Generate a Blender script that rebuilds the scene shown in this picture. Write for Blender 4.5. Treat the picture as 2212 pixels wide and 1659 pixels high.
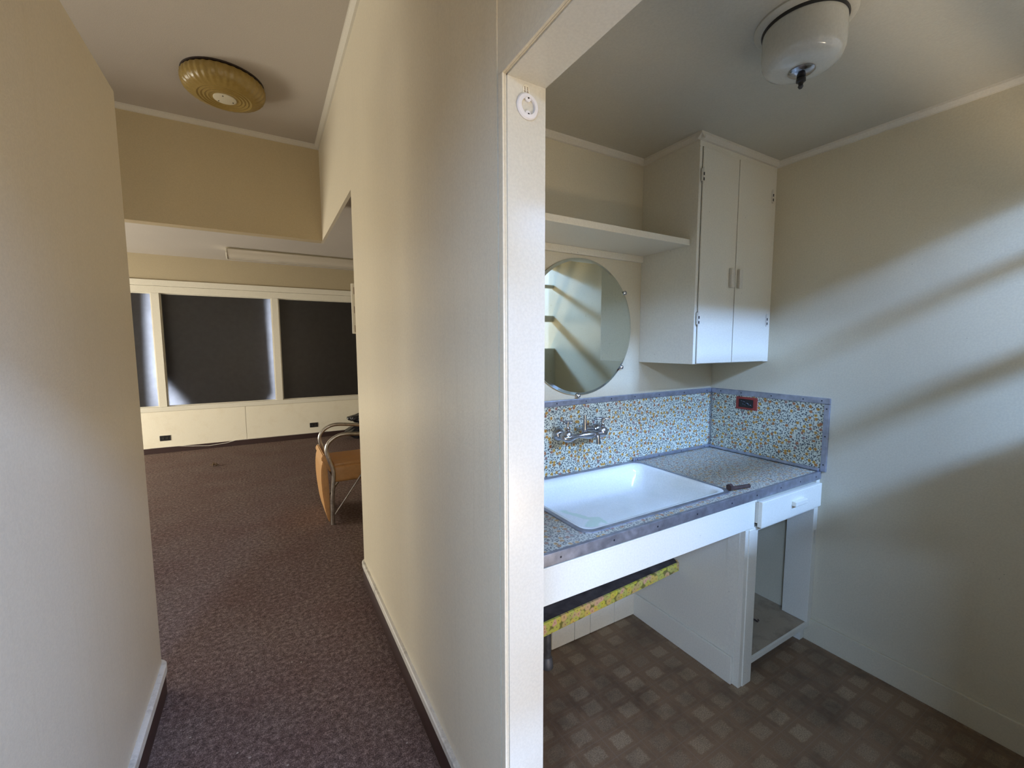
import bpy, bmesh, math, random
from mathutils import Vector, Matrix
random.seed(7)
R = math.radians
for o in list(bpy.data.objects):
    bpy.data.objects.remove(o)
SC = bpy.context.scene
COL = SC.collection

# ------------------------------------------------------------------ camera
PX_W = 2212
cam_d = bpy.data.cameras.new('camera')
cam = bpy.data.objects.new('camera', cam_d)
COL.objects.link(cam)
cam_d.sensor_width = 36.0
cam_d.lens = 914.6 / PX_W * 36.0
cam_d.clip_start = 0.02
yaw, pitch, roll = R(30.18), R(-5.239), R(-0.179)
fw = Vector((math.sin(yaw)*math.cos(pitch), math.cos(yaw)*math.cos(pitch), math.sin(pitch)))
rt = Vector((math.cos(yaw), -math.sin(yaw), 0))
up = rt.cross(fw)
r2 = math.cos(roll)*rt + math.sin(roll)*up
u2 = r2.cross(fw)
M = Matrix((( r2.x, u2.x, -fw.x, 0), (r2.y, u2.y, -fw.y, 0), (r2.z, u2.z, -fw.z, 1.45), (0, 0, 0, 1)))
cam.matrix_world = M
SC.camera = cam

# ------------------------------------------------------------------ world, exposure
w = bpy.data.worlds.new('world'); SC.world = w
w.use_nodes = True
w.node_tree.nodes['Background'].inputs[0].default_value = (0.55, 0.7, 1.0, 1)
w.node_tree.nodes['Background'].inputs[1].default_value = 0.3
vs = SC.view_settings
vs.view_transform = 'Standard'; vs.look = 'None'; vs.gamma = 1.0
vs.use_curve_mapping = False
vs.exposure = 0.0

# ------------------------------------------------------------------ daylight, plus lamps added as fill
def area(name, loc, target, sx, sy, power, col, spread=180):
    d = bpy.data.lights.new(name, 'AREA'); d.shape = 'RECTANGLE'; d.size = sx; d.size_y = sy
    d.energy = power; d.color = col; d.spread = R(spread)
    o = bpy.data.objects.new(name, d); COL.objects.link(o)
    o.location = loc
    o.rotation_euler = (Vector(target) - Vector(loc)).to_track_quat('-Z', 'Y').to_euler()
    return o
LIGHTS = [
    ('clerestory_daylight_left', (-1.7, -1.9, 2.76), (1.3, 0.8, 1.2), 1.6, 0.20, 178, (0.37, 0.58, 1)),
    ('clerestory_daylight', (0.65, -1.9, 2.90), (0.9, 0.8, 1.3), 0.9, 0.20, 66, (0.26, 0.46, 1)),
    ('clerestory_daylight_right', (1.85, -1.9, 2.90), (1.6, 0.8, 1.3), 0.9, 0.20, 205, (0.29, 0.51, 1)),
    ('ground_bounce', (1.2, -1.0, 0.31), (1.5, 0.4, 2.3), 1.3, 0.16, 32, (1, 0.80, 0.58)),
    ('side_window_daylight', (-4.2, 3.0, 1.05), (0, 2.9, 0.85), 2.2, 1.2, 42, (1, 0.92, 0.74)),
    ('rear_warm_fill', (0.1, -1.9, 1.2), (0.4, 2.0, 1.2), 0.9, 1.4, 20, (1, 0.78, 0.50)),  # added fill lamp for the warm ambient, no window here
    ('far_left_fill', (-4.3, 5.6, 0.9), (0.0, 6.3, 0.3), 2.4, 1.0, 235, (1, 0.95, 0.84)),  # fill lamp added to brighten the far room from the left
    ('far_right_fill', (4.3, 5.2, 1.5), (0.0, 5.4, 1.0), 2.4, 1.3, 12, (1, 0.9, 0.7)),  # lamp added to lift the far panelling and carpet, no window modelled
    ('outside_far_window', (0.0, 7.95, 1.5), (0.0, 7.0, 1.5), 5.6, 2.0, 2300, (0.72, 0.80, 1)),
]
for L in LIGHTS: area(*L)

# ------------------------------------------------------------------ material helpers
MATS = {}
def nodes_of(m):
    m.use_nodes = True
    nt = m.node_tree; nt.nodes.clear()
    out = nt.nodes.new('ShaderNodeOutputMaterial')
    bs = nt.nodes.new('ShaderNodeBsdfPrincipled')
    nt.links.new(bs.outputs[0], out.inputs[0])
    return nt, bs, out
def N(nt, t, **kw):
    n = nt.nodes.new(t)
    for k, v in kw.items():
        if k.startswith('i_'):
            n.inputs[k[2:].replace('_', ' ')].default_value = v
        else:
            setattr(n, k, v)
    return n
def rgb(c): return (c[0], c[1], c[2], 1)
def mixc(nt, fac, a, b, mode='MIX'):
    n = nt.nodes.new('ShaderNodeMix'); n.data_type = 'RGBA'; n.blend_type = mode
    for sock, v in ((n.inputs[0], fac), (n.inputs[6], a), (n.inputs[7], b)):
        if hasattr(v, 'links') or hasattr(v, 'is_linked'): nt.links.new(v, sock)
        else: sock.default_value = v if not isinstance(v, tuple) else (rgb(v) if len(v) == 3 else v)
    return n.outputs[2]
def math_(nt, op, a, b=None, c=None):
    n = nt.nodes.new('ShaderNodeMath'); n.operation = op
    for s, v in zip(n.inputs, (a, b, c)):
        if v is None: continue
        if hasattr(v, 'is_linked'): nt.links.new(v, s)
        else: s.default_value = v
    return n.outputs[0]
def ramp(nt, fac, stops):
    n = nt.nodes.new('ShaderNodeValToRGB'); nt.links.new(fac, n.inputs[0])
    e = n.color_ramp.elements
    while len(e) < len(stops): e.new(0.5)
    for i, (p, c) in enumerate(stops):
        e[i].position = p; e[i].color = rgb(c) if len(c) == 3 else c
    return n.outputs[0]
def coords(nt, plane=None):
    """world position (objects that carry this pattern stay unrotated); plane picks two axes as (u, v, 0)"""
    g = nt.nodes.new('ShaderNodeNewGeometry')
    if plane is None: return g.outputs['Position']
    s = nt.nodes.new('ShaderNodeSeparateXYZ'); nt.links.new(g.outputs['Position'], s.inputs[0])
    c = nt.nodes.new('ShaderNodeCombineXYZ')
    nt.links.new(s.outputs['XYZ'.index(plane[0].upper())], c.inputs[0])
    nt.links.new(s.outputs['XYZ'.index(plane[1].upper())], c.inputs[1])
    return c.outputs[0]
def noise(nt, vec, scale, detail=3, rough=0.55):
    n = N(nt, 'ShaderNodeTexNoise', i_Scale=scale, i_Detail=detail, i_Roughness=rough)
    nt.links.new(vec, n.inputs['Vector'])
    return n.outputs['Fac']
def bump(nt, bs, h, strength, dist=0.002):
    b = N(nt, 'ShaderNodeBump'); b.inputs['Strength'].default_value = strength; b.inputs['Distance'].default_value = dist
    nt.links.new(h, b.inputs['Height']); nt.links.new(b.outputs[0], bs.inputs['Normal'])
def paint(name, col, rough=0.45, var=0.05, bmp=0.15, bscale=220, dirt=0.0, dirtcol=(0.25, 0.2, 0.13), spots=0.0, streak=0.0, spec=0.5):
    m = bpy.data.materials.new(name); nt, bs, out = nodes_of(m)
    p = coords(nt)
    n1 = noise(nt, p, 2.2, 4)
    c = mixc(nt, math_(nt, 'MULTIPLY', n1, 1.0), tuple(x*(1-var) for x in col), tuple(min(1, x*(1+var)) for x in col))
    n2 = noise(nt, p, 160, 2)
    c = mixc(nt, ramp(nt, n2, [(0.35, (0, 0, 0)), (0.65, (1, 1, 1))]), c, mixc(nt, 1.0, c, (0.93, 0.93, 0.93), 'MULTIPLY'))
    if dirt:
        n3 = noise(nt, p, 5.5, 8, 0.7)
        c = mixc(nt, math_(nt, 'MULTIPLY', ramp(nt, n3, [(0.5, (0, 0, 0)), (0.75, (1, 1, 1))]), dirt), c, dirtcol)
    if streak:
        mp = N(nt, 'ShaderNodeMapping'); nt.links.new(p, mp.inputs[0]); mp.inputs['Scale'].default_value = (45, 45, 1.2)
        n5 = noise(nt, mp.outputs[0], 1.0, 4)
        c = mixc(nt, math_(nt, 'MULTIPLY', ramp(nt, n5, [(0.55, (0, 0, 0)), (0.75, (1, 1, 1))]), streak), c, dirtcol)
    if spots:
        v = N(nt, 'ShaderNodeTexVoronoi', i_Scale=34.0); nt.links.new(p, v.inputs['Vector'])
        n4 = noise(nt, p, 9, 3)
        s = math_(nt, 'MULTIPLY', math_(nt, 'LESS_THAN', v.outputs['Distance'], 0.055), math_(nt, 'GREATER_THAN', n4, 0.60))
        c = mixc(nt, math_(nt, 'MULTIPLY', s, spots), c, (0.10, 0.07, 0.05))
    nt.links.new(c, bs.inputs['Base Color'])
    bs.inputs['Roughness'].default_value = rough
    bs.inputs['Specular IOR Level'].default_value = spec
    bump(nt, bs, noise(nt, p, bscale, 2), bmp)
    MATS[name] = m; return m
def plain(name, col, rough=0.5, metal=0.0, bmp=0.0, bscale=200, var=0.0, trans=0.0, ior=1.5, coat=0.0):
    m = bpy.data.materials.new(name); nt, bs, out = nodes_of(m)
    p = coords(nt)
    if var:
        n1 = noise(nt, p, 26, 6, 0.65)
        c = mixc(nt, ramp(nt, n1, [(0.3, (0, 0, 0)), (0.7, (1, 1, 1))]), tuple(x*(1-var) for x in col), tuple(min(1, x*(1+var)) for x in col))
        nt.links.new(c, bs.inputs['Base Color'])
        nt.links.new(math_(nt, 'MULTIPLY_ADD', n1, 0.35, max(0.02, rough-0.15)), bs.inputs['Roughness'])
    else:
        bs.inputs['Base Color'].default_value = rgb(col); bs.inputs['Roughness'].default_value = rough
    bs.inputs['Metallic'].default_value = metal
    bs.inputs['Transmission Weight'].default_value = trans
    bs.inputs['IOR'].default_value = ior
    bs.inputs['Coat Weight'].default_value = coat
    if bmp: bump(nt, bs, noise(nt, p, bscale, 3), bmp)
    MATS[name] = m; return m

WALL = paint('wall_cream_paint', (0.62, 0.55, 0.43), 0.42, 0.04, 0.25, 190, streak=0.10, dirtcol=(0.42, 0.33, 0.18))
WALLP = paint('partition_cream_paint', (0.70, 0.63, 0.48), 0.36, 0.05, 0.25, 190, streak=0.10, dirtcol=(0.42, 0.34, 0.20))
KWALL = paint('kitchen_wall_paint', (0.60, 0.545, 0.40), 0.30, 0.07, 0.2, 150, dirt=0.10, dirtcol=(0.48, 0.40, 0.25), spots=0.5)
TRIM = paint('white_gloss_trim', (0.70, 0.66, 0.54), 0.28, 0.03, 0.12, 140, spots=0.7)
JAMB = paint('jamb_gloss_paint', (0.62, 0.59, 0.50), 0.28, 0.02, 0.1, 140)
CAB = paint('white_cabinet_paint', (0.70, 0.665, 0.55), 0.30, 0.03, 0.2, 120, spots=0.8)
CABD = paint('worn_cabinet_paint', (0.62, 0.59, 0.50), 0.36, 0.05, 0.2, 120, dirt=0.35, dirtcol=(0.34, 0.28, 0.2), spots=1.0)
CEIL = paint('ceiling_flat_paint', (0.48, 0.435, 0.37), 0.8, 0.05, 0.3, 260)
KCEIL = paint('kitchen_ceiling_paint', (0.50, 0.475, 0.39), 0.42, 0.08, 0.25, 90, dirt=0.12, dirtcol=(0.36, 0.30, 0.2))
COVE = paint('cove_trim_paint', (0.62, 0.58, 0.48), 0.5, 0.06, 0.5, 80)
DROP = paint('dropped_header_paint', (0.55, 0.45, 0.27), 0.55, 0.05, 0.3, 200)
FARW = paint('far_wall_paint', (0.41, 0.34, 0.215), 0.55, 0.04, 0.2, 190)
FARL = paint('far_panel_paint', (0.80, 0.74, 0.58), 0.5, 0.04, 0.2, 120, dirt=0.2, dirtcol=(0.5, 0.38, 0.2), spots=0.5)
DBASE = plain('dark_vinyl_base', (0.035, 0.016, 0.013), 0.45)
BLACK = plain('black_plastic', (0.012, 0.011, 0.011), 0.4)
DARKG = plain('dark_gap', (0.02, 0.017, 0.012), 0.8)
ALU = plain('worn_aluminium', (0.38, 0.40, 0.46), 0.40, 0.85, 0.3, 60, 0.25)
SCREWM = plain('screw_dark', (0.02, 0.02, 0.025), 0.5, 0.3)
CHROME = plain('tarnished_chrome', (0.45, 0.46, 0.50), 0.16, 1.0, 0.1, 90, 0.2)
STEEL = plain('tubular_steel', (0.50, 0.47, 0.42), 0.32, 1.0, 0.15, 120, 0.3)
def stain_enamel(m):
    nt = m.node_tree; bs = [n for n in nt.nodes if n.type == 'BSDF_PRINCIPLED'][0]
    src = bs.inputs['Base Color'].links[0].from_socket
    p = coords(nt)
    wv = N(nt, 'ShaderNodeTexNoise', i_Scale=9.0, i_Detail=3.0); nt.links.new(p, wv.inputs['Vector'])
    va = N(nt, 'ShaderNodeVectorMath', operation='MULTIPLY_ADD'); nt.links.new(wv.outputs['Color'], va.inputs[0]); va.inputs[1].default_value = (0.10, 0.10, 0.0); nt.links.new(p, va.inputs[2])
    def blob(c, sc):
        mp = N(nt, 'ShaderNodeMapping'); nt.links.new(va.outputs[0], mp.inputs[0]); mp.vector_type = 'TEXTURE'
        mp.inputs['Location'].default_value = c; mp.inputs['Scale'].default_value = sc; mp.inputs['Rotation'].default_value = (0, 0, 0.5)
        ln = N(nt, 'ShaderNodeVectorMath', operation='LENGTH'); nt.links.new(mp.outputs[0], ln.inputs[0])
        return ramp(nt, ln.outputs['Value'], [(0.75, (1, 1, 1)), (1.0, (0, 0, 0))])
    b1 = blob((1.13, 1.30, 0.73), (0.13, 0.045, 0.12)); b2 = blob((1.20, 1.39, 0.73), (0.022, 0.12, 0.12))
    c = mixc(nt, math_(nt, 'MULTIPLY', math_(nt, 'MAXIMUM', b1, b2), 0.6), src, (0.50, 0.68, 0.50))
    nt.links.new(c, bs.inputs['Base Color'])
ENAMEL = paint('white_enamel', (0.80, 0.81, 0.77), 0.14, 0.02, 0.02, 30, dirt=0.22, dirtcol=(0.50, 0.58, 0.45))
stain_enamel(ENAMEL)
VINYL = plain('tan_vinyl', (0.50, 0.27, 0.10), 0.38, 0, 0.25, 180, 0.12)
BAG = plain('black_bag_plastic', (0.012, 0.012, 0.014), 0.22, 0, 0.0)
RUST = plain('rusted_iron', (0.055, 0.032, 0.026), 0.8, 0.2, 0.8, 300, 0.5)
RED = plain('red_plate', (0.26, 0.035, 0.025), 0.4, 0, 0.15, 60, 0.15)
PIPE = plain('galvanised_pipe', (0.16, 0.17, 0.19), 0.5, 0.7, 0.5, 60, 0.45)
OPAL = paint('opal_glass', (0.56, 0.55, 0.48), 0.10, 0.04, 0.02, 20)
RING = plain('white_plastic_ring', (0.72, 0.70, 0.70), 0.35)
DEBRIS = plain('dry_leaf', (0.10, 0.06, 0.03), 0.9, 0, 0.5, 80, 0.4)
CABLEM = plain('white_cable', (0.60, 0.56, 0.48), 0.5)
SLOT = plain('slot_brown', (0.25, 0.18, 0.12), 0.7)
DARKSHELF = plain('dark_stained_shelf', (0.045, 0.033, 0.027), 0.75, 0, 0.5, 50, 0.6)
CAPW = plain('cream_cap', (0.62, 0.57, 0.42), 0.5)
BRASSD = plain('dark_metal_pan', (0.05, 0.035, 0.03), 0.4, 0.5)

def mirror_mat():
    m = bpy.data.materials.new('aged_mirror'); nt, bs, out = nodes_of(m)
    p = coords(nt)
    n = noise(nt, p, 60, 5, 0.7)
    c = mixc(nt, ramp(nt, n, [(0.62, (0, 0, 0)), (0.75, (1, 1, 1))]), (0.72, 0.76, 0.66), (0.55, 0.57, 0.48))
    nt.links.new(c, bs.inputs['Base Color'])
    bs.inputs['Metallic'].default_value = 1; bs.inputs['Roughness'].default_value = 0.025
    return m
MIRROR = mirror_mat()
MIRBEV = plain('mirror_bevel', (0.75, 0.8, 0.74), 0.12, 1.0)

def floral(name, plane, base=(0.56, 0.58, 0.46), dusty=0.0):
    m = bpy.data.materials.new(name); nt, bs, out = nodes_of(m)
    p = coords(nt, plane)
    warp = N(nt, 'ShaderNodeTexNoise', i_Scale=150.0, i_Detail=1.0); nt.links.new(p, warp.inputs['Vector'])
    va = N(nt, 'ShaderNodeVectorMath', operation='MULTIPLY_ADD')
    nt.links.new(warp.outputs['Color'], va.inputs[0]); va.inputs[1].default_value = (0.006, 0.006, 0); nt.links.new(p, va.inputs[2])
    # leaves
    lv = N(nt, 'ShaderNodeTexVoronoi', voronoi_dimensions='2D', i_Scale=112.0); nt.links.new(va.outputs[0], lv.inputs['Vector'])
    leaf = ramp(nt, lv.outputs['Distance'], [(0.29, (1, 1, 1)), (0.37, (0, 0, 0))])
    ls = N(nt, 'ShaderNodeSeparateColor'); nt.links.new(lv.outputs['Color'], ls.inputs[0])
    lsel = math_(nt, 'GREATER_THAN', ls.outputs[0], 0.12)
    lcol = mixc(nt, ls.outputs[1], (0.02, 0.035, 0.05), (0.12, 0.11, 0.09))
    c = mixc(nt, math_(nt, 'MULTIPLY', leaf, lsel), base, lcol)
    # fine stems
    st = N(nt, 'ShaderNodeTexVoronoi', voronoi_dimensions='2D', feature='DISTANCE_TO_EDGE', i_Scale=64.0); nt.links.new(va.outputs[0], st.inputs['Vector'])
    stem = math_(nt, 'MULTIPLY', math_(nt, 'LESS_THAN', st.outputs['Distance'], 0.055), math_(nt, 'GREATER_THAN', noise(nt, p, 70, 1), 0.47))
    c = mixc(nt, math_(nt, 'MULTIPLY', stem, 0.75), c, (0.10, 0.12, 0.12))
    # flowers
    fl = N(nt, 'ShaderNodeTexVoronoi', voronoi_dimensions='2D', i_Scale=36.0); nt.links.new(va.outputs[0], fl.inputs['Vector'])
    fs = N(nt, 'ShaderNodeSeparateColor'); nt.links.new(fl.outputs['Color'], fs.inputs[0])
    fmask = math_(nt, 'MULTIPLY', ramp(nt, fl.outputs['Distance'], [(0.215, (1, 1, 1)), (0.29, (0, 0, 0))]), math_(nt, 'GREATER_THAN', fs.outputs[0], 0.30))
    fcol = ramp(nt, fs.outputs[1], [(0.0, (0.52, 0.30, 0.04)), (0.5, (0.48, 0.24, 0.04)), (0.78, (0.35, 0.12, 0.04)), (1.0, (0.28, 0.20, 0.18))])
    fcol = mixc(nt, math_(nt, 'LESS_THAN', fl.outputs['Distance'], 0.09), fcol, (0.22, 0.09, 0.03))
    c = mixc(nt, fmask, c, fcol)
    if dusty:
        d = noise(nt, p, 7, 5, 0.6)
        c = mixc(nt, math_(nt, 'MULTIPLY', ramp(nt, d, [(0.3, (0.3, 0.3, 0.3)), (0.7, (1, 1, 1))]), dusty), c, (0.36, 0.34, 0.31))
    nt.links.new(c, bs.inputs['Base Color'])
    bs.inputs['Roughness'].default_value = 0.32 + 0.3*dusty
    MATS[name] = m; return m
FLOR_XZ = floral('floral_laminate_back', 'xz')
FLOR_YZ = floral('floral_laminate_side', 'yz')
FLOR_XY = floral('floral_laminate_counter', 'xy', (0.50, 0.48, 0.38), 0.40)

def contact_paper():
    m = bpy.data.materials.new('yellow_floral_edging'); nt, bs, out = nodes_of(m)
    p = coords(nt, 'xz')
    v = N(nt, 'ShaderNodeTexVoronoi', voronoi_dimensions='2D', i_Scale=42.0); nt.links.new(p, v.inputs['Vector'])
    s = N(nt, 'ShaderNodeSeparateColor'); nt.links.new(v.outputs['Color'], s.inputs[0])
    c = ramp(nt, s.outputs[0], [(0.0, (0.55, 0.48, 0.05)), (0.3, (0.42, 0.42, 0.10)), (0.55, (0.58, 0.42, 0.06)), (0.78, (0.60, 0.33, 0.20)), (1.0, (0.40, 0.36, 0.08))])
    c = mixc(nt, math_(nt, 'LESS_THAN', v.outputs['Distance'], 0.10), c, (0.25, 0.10, 0.06))
    c = mixc(nt, ramp(nt, v.outputs['Distance'], [(0.55, (0, 0, 0)), (0.75, (1, 1, 1))]), c, (0.16, 0.14, 0.03))
    nt.links.new(c, bs.inputs['Base Color']); bs.inputs['Roughness'].default_value = 0.4
    return m
CONTACT = contact_paper()

def carpet():
    m = bpy.data.materials.new('brown_carpet'); nt, bs, out = nodes_of(m)
    p = coords(nt)
    n1 = math_(nt, 'ADD', math_(nt, 'MULTIPLY', noise(nt, p, 230, 2, 0.7), 0.45), math_(nt, 'MULTIPLY', noise(nt, p, 48, 5, 0.8), 0.55))
    n2 = noise(nt, p, 2.4, 5, 0.6)
    c = ramp(nt, n1, [(0.36, (0.032, 0.021, 0.018)), (0.5, (0.135, 0.095, 0.08)), (0.64, (0.38, 0.29, 0.25))])
    c = mixc(nt, ramp(nt, n2, [(0.35, (0, 0, 0)), (0.7, (1, 1, 1))]), c, mixc(nt, 1.0, c, (0.86, 0.76, 0.76), 'MULTIPLY'))
    nt.links.new(c, bs.inputs['Base Color']); bs.inputs['Roughness'].default_value = 0.95
    bs.inputs['Specular IOR Level'].default_value = 0.15
    v = N(nt, 'ShaderNodeTexVoronoi', i_Scale=26.0); nt.links.new(p, v.inputs['Vector'])
    vs_ = N(nt, 'ShaderNodeSeparateColor'); nt.links.new(v.outputs['Color'], vs_.inputs[0])
    sp = math_(nt, 'MULTIPLY', math_(nt, 'LESS_THAN', v.outputs['Distance'], 0.10), math_(nt, 'GREATER_THAN', vs_.outputs[0], 0.86))
    c2 = mixc(nt, sp, c, (0.36, 0.31, 0.26)); nt.links.new(c2, bs.inputs['Base Color'])
    bump(nt, bs, n1, 0.8, 0.004)
    return m
CARPET = carpet()

def vinyl_tiles():
    m = bpy.data.materials.new('patterned_vinyl_floor'); nt, bs, out = nodes_of(m)
    g = nt.nodes.new('ShaderNodeNewGeometry')
    s = nt.nodes.new('ShaderNodeSeparateXYZ'); nt.links.new(g.outputs['Position'], s.inputs[0])
    nw = noise(nt, g.outputs['Position'], 70, 3)
    def cell(ax, pitch, off):
        a = math_(nt, 'DIVIDE', math_(nt, 'ADD', s.outputs[ax], -off), pitch)
        fr = math_(nt, 'FRACT', math_(nt, 'ADD', a, 50.5))
        d = math_(nt, 'ABSOLUTE', math_(nt, 'SUBTRACT', fr, 0.5))          # 0 at a square's centre, .5 at the joint
        return d, math_(nt, 'FLOOR', math_(nt, 'ADD', a, 50.5))
    dx, ix = cell(0, 0.12, 0.945)
    dy, iy = cell(1, 0.08, 1.2)
    wob = math_(nt, 'MULTIPLY', math_(nt, 'SUBTRACT', nw, 0.5), 0.16)
    ex = math_(nt, 'ADD', dx, wob); ey = math_(nt, 'ADD', dy, wob)
    mx = ramp(nt, ex, [(0.27, (1, 1, 1)), (0.33, (0, 0, 0))])
    my = ramp(nt, ey, [(0.29, (1, 1, 1)), (0.36, (0, 0, 0))])
    sq = math_(nt, 'MULTIPLY', mx, my)
    jl = math_(nt, 'MAXIMUM', math_(nt, 'GREATER_THAN', math_(nt, 'ADD', dx, math_(nt, 'MULTIPLY', wob, 0.1)), 0.489), math_(nt, 'GREATER_THAN', math_(nt, 'ADD', dy, math_(nt, 'MULTIPLY', wob, 0.1)), 0.484))
    cv = N(nt, 'ShaderNodeCombineXYZ'); nt.links.new(ix, cv.inputs[0]); nt.links.new(iy, cv.inputs[1])
    wn = N(nt, 'ShaderNodeTexWhiteNoise', noise_dimensions='2D'); nt.links.new(cv.outputs[0], wn.inputs['Vector'])
    n1 = noise(nt, g.outputs['Position'], 240, 3, 0.7)
    sqc = mixc(nt, wn.outputs[0], (0.27, 0.19, 0.115), (0.38, 0.28, 0.17))
    sqc = mixc(nt, ramp(nt, n1, [(0.4, (0, 0, 0)), (0.65, (1, 1, 1))]), mixc(nt, 1.0, sqc, (0.55, 0.52, 0.50), 'MULTIPLY'), sqc)
    bg = mixc(nt, n1, (0.14, 0.082, 0.043), (0.25, 0.16, 0.09))
    c = mixc(nt, sq, bg, sqc)
    c = mixc(nt, math_(nt, 'MULTIPLY', jl, 0.45), c, (0.21, 0.17, 0.13))
    n3 = noise(nt, g.outputs['Position'], 4.5, 7, 0.7)
    c = mixc(nt, math_(nt, 'MULTIPLY', ramp(nt, n3, [(0.45, (0, 0, 0)), (0.7, (1, 1, 1))]), 0.65), c, (0.05, 0.032, 0.02))
    nt.links.new(c, bs.inputs['Base Color'])
    bs.inputs['Roughness'].default_value = 0.5
    bump(nt, bs, n1, 0.2)
    return m
VFLOOR = vinyl_tiles()

def amber():
    m = bpy.data.materials.new('amber_fibreglass'); nt, bs, out = nodes_of(m)
    tc = nt.nodes.new('ShaderNodeTexCoord')
    s = nt.nodes.new('ShaderNodeSeparateXYZ'); nt.links.new(tc.outputs['Object'], s.inputs[0])
    n = noise(nt, tc.outputs['Object'], 55, 4, 0.7)
    c = mixc(nt, n, (0.22, 0.145, 0.035), (0.38, 0.27, 0.085))
    nt.links.new(c, bs.inputs['Base Color']); bs.inputs['Roughness'].default_value = 0.28
    bump(nt, bs, n, 0.4, 0.003)
    return m
AMBER = amber()
def frosted():
    m = bpy.data.materials.new('frosted_pane'); m.use_nodes = True
    nt = m.node_tree; nt.nodes.clear()
    out = nt.nodes.new('ShaderNodeOutputMaterial')
    g = nt.nodes.new('ShaderNodeNewGeometry')
    n = N(nt, 'ShaderNodeTexNoise', i_Scale=18.0, i_Detail=7.0); nt.links.new(g.outputs['Position'], n.inputs['Vector'])
    cr = ramp(nt, n.outputs['Fac'], [(0.3, (0.44, 0.44, 0.44)), (0.7, (0.50, 0.50, 0.50))])
    tr = nt.nodes.new('ShaderNodeBsdfTranslucent'); nt.links.new(cr, tr.inputs[0])
    df = nt.nodes.new('ShaderNodeBsdfDiffuse'); df.inputs[0].default_value = (0.05, 0.045, 0.042, 1)
    gl = nt.nodes.new('ShaderNodeBsdfGlossy'); gl.inputs['Roughness'].default_value = 0.35; gl.inputs[0].default_value = (0.5, 0.5, 0.5, 1)
    a = nt.nodes.new('ShaderNodeMixShader'); a.inputs[0].default_value = 0.55
    nt.links.new(df.outputs[0], a.inputs[1]); nt.links.new(tr.outputs[0], a.inputs[2])
    b = nt.nodes.new('ShaderNodeMixShader'); b.inputs[0].default_value = 0.06
    nt.links.new(a.outputs[0], b.inputs[1]); nt.links.new(gl.outputs[0], b.inputs[2])
    nt.links.new(b.outputs[0], out.inputs[0])
    return m
FROST = frosted()
BOARD = plain('dark_board', (0.035, 0.03, 0.027), 0.9)
def lens_mat():
    return plain('ribbed_acrylic_lens', (0.50, 0.45, 0.36), 0.22, 0, 0.1, 60, 0.0)
LENS = lens_mat()

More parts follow.
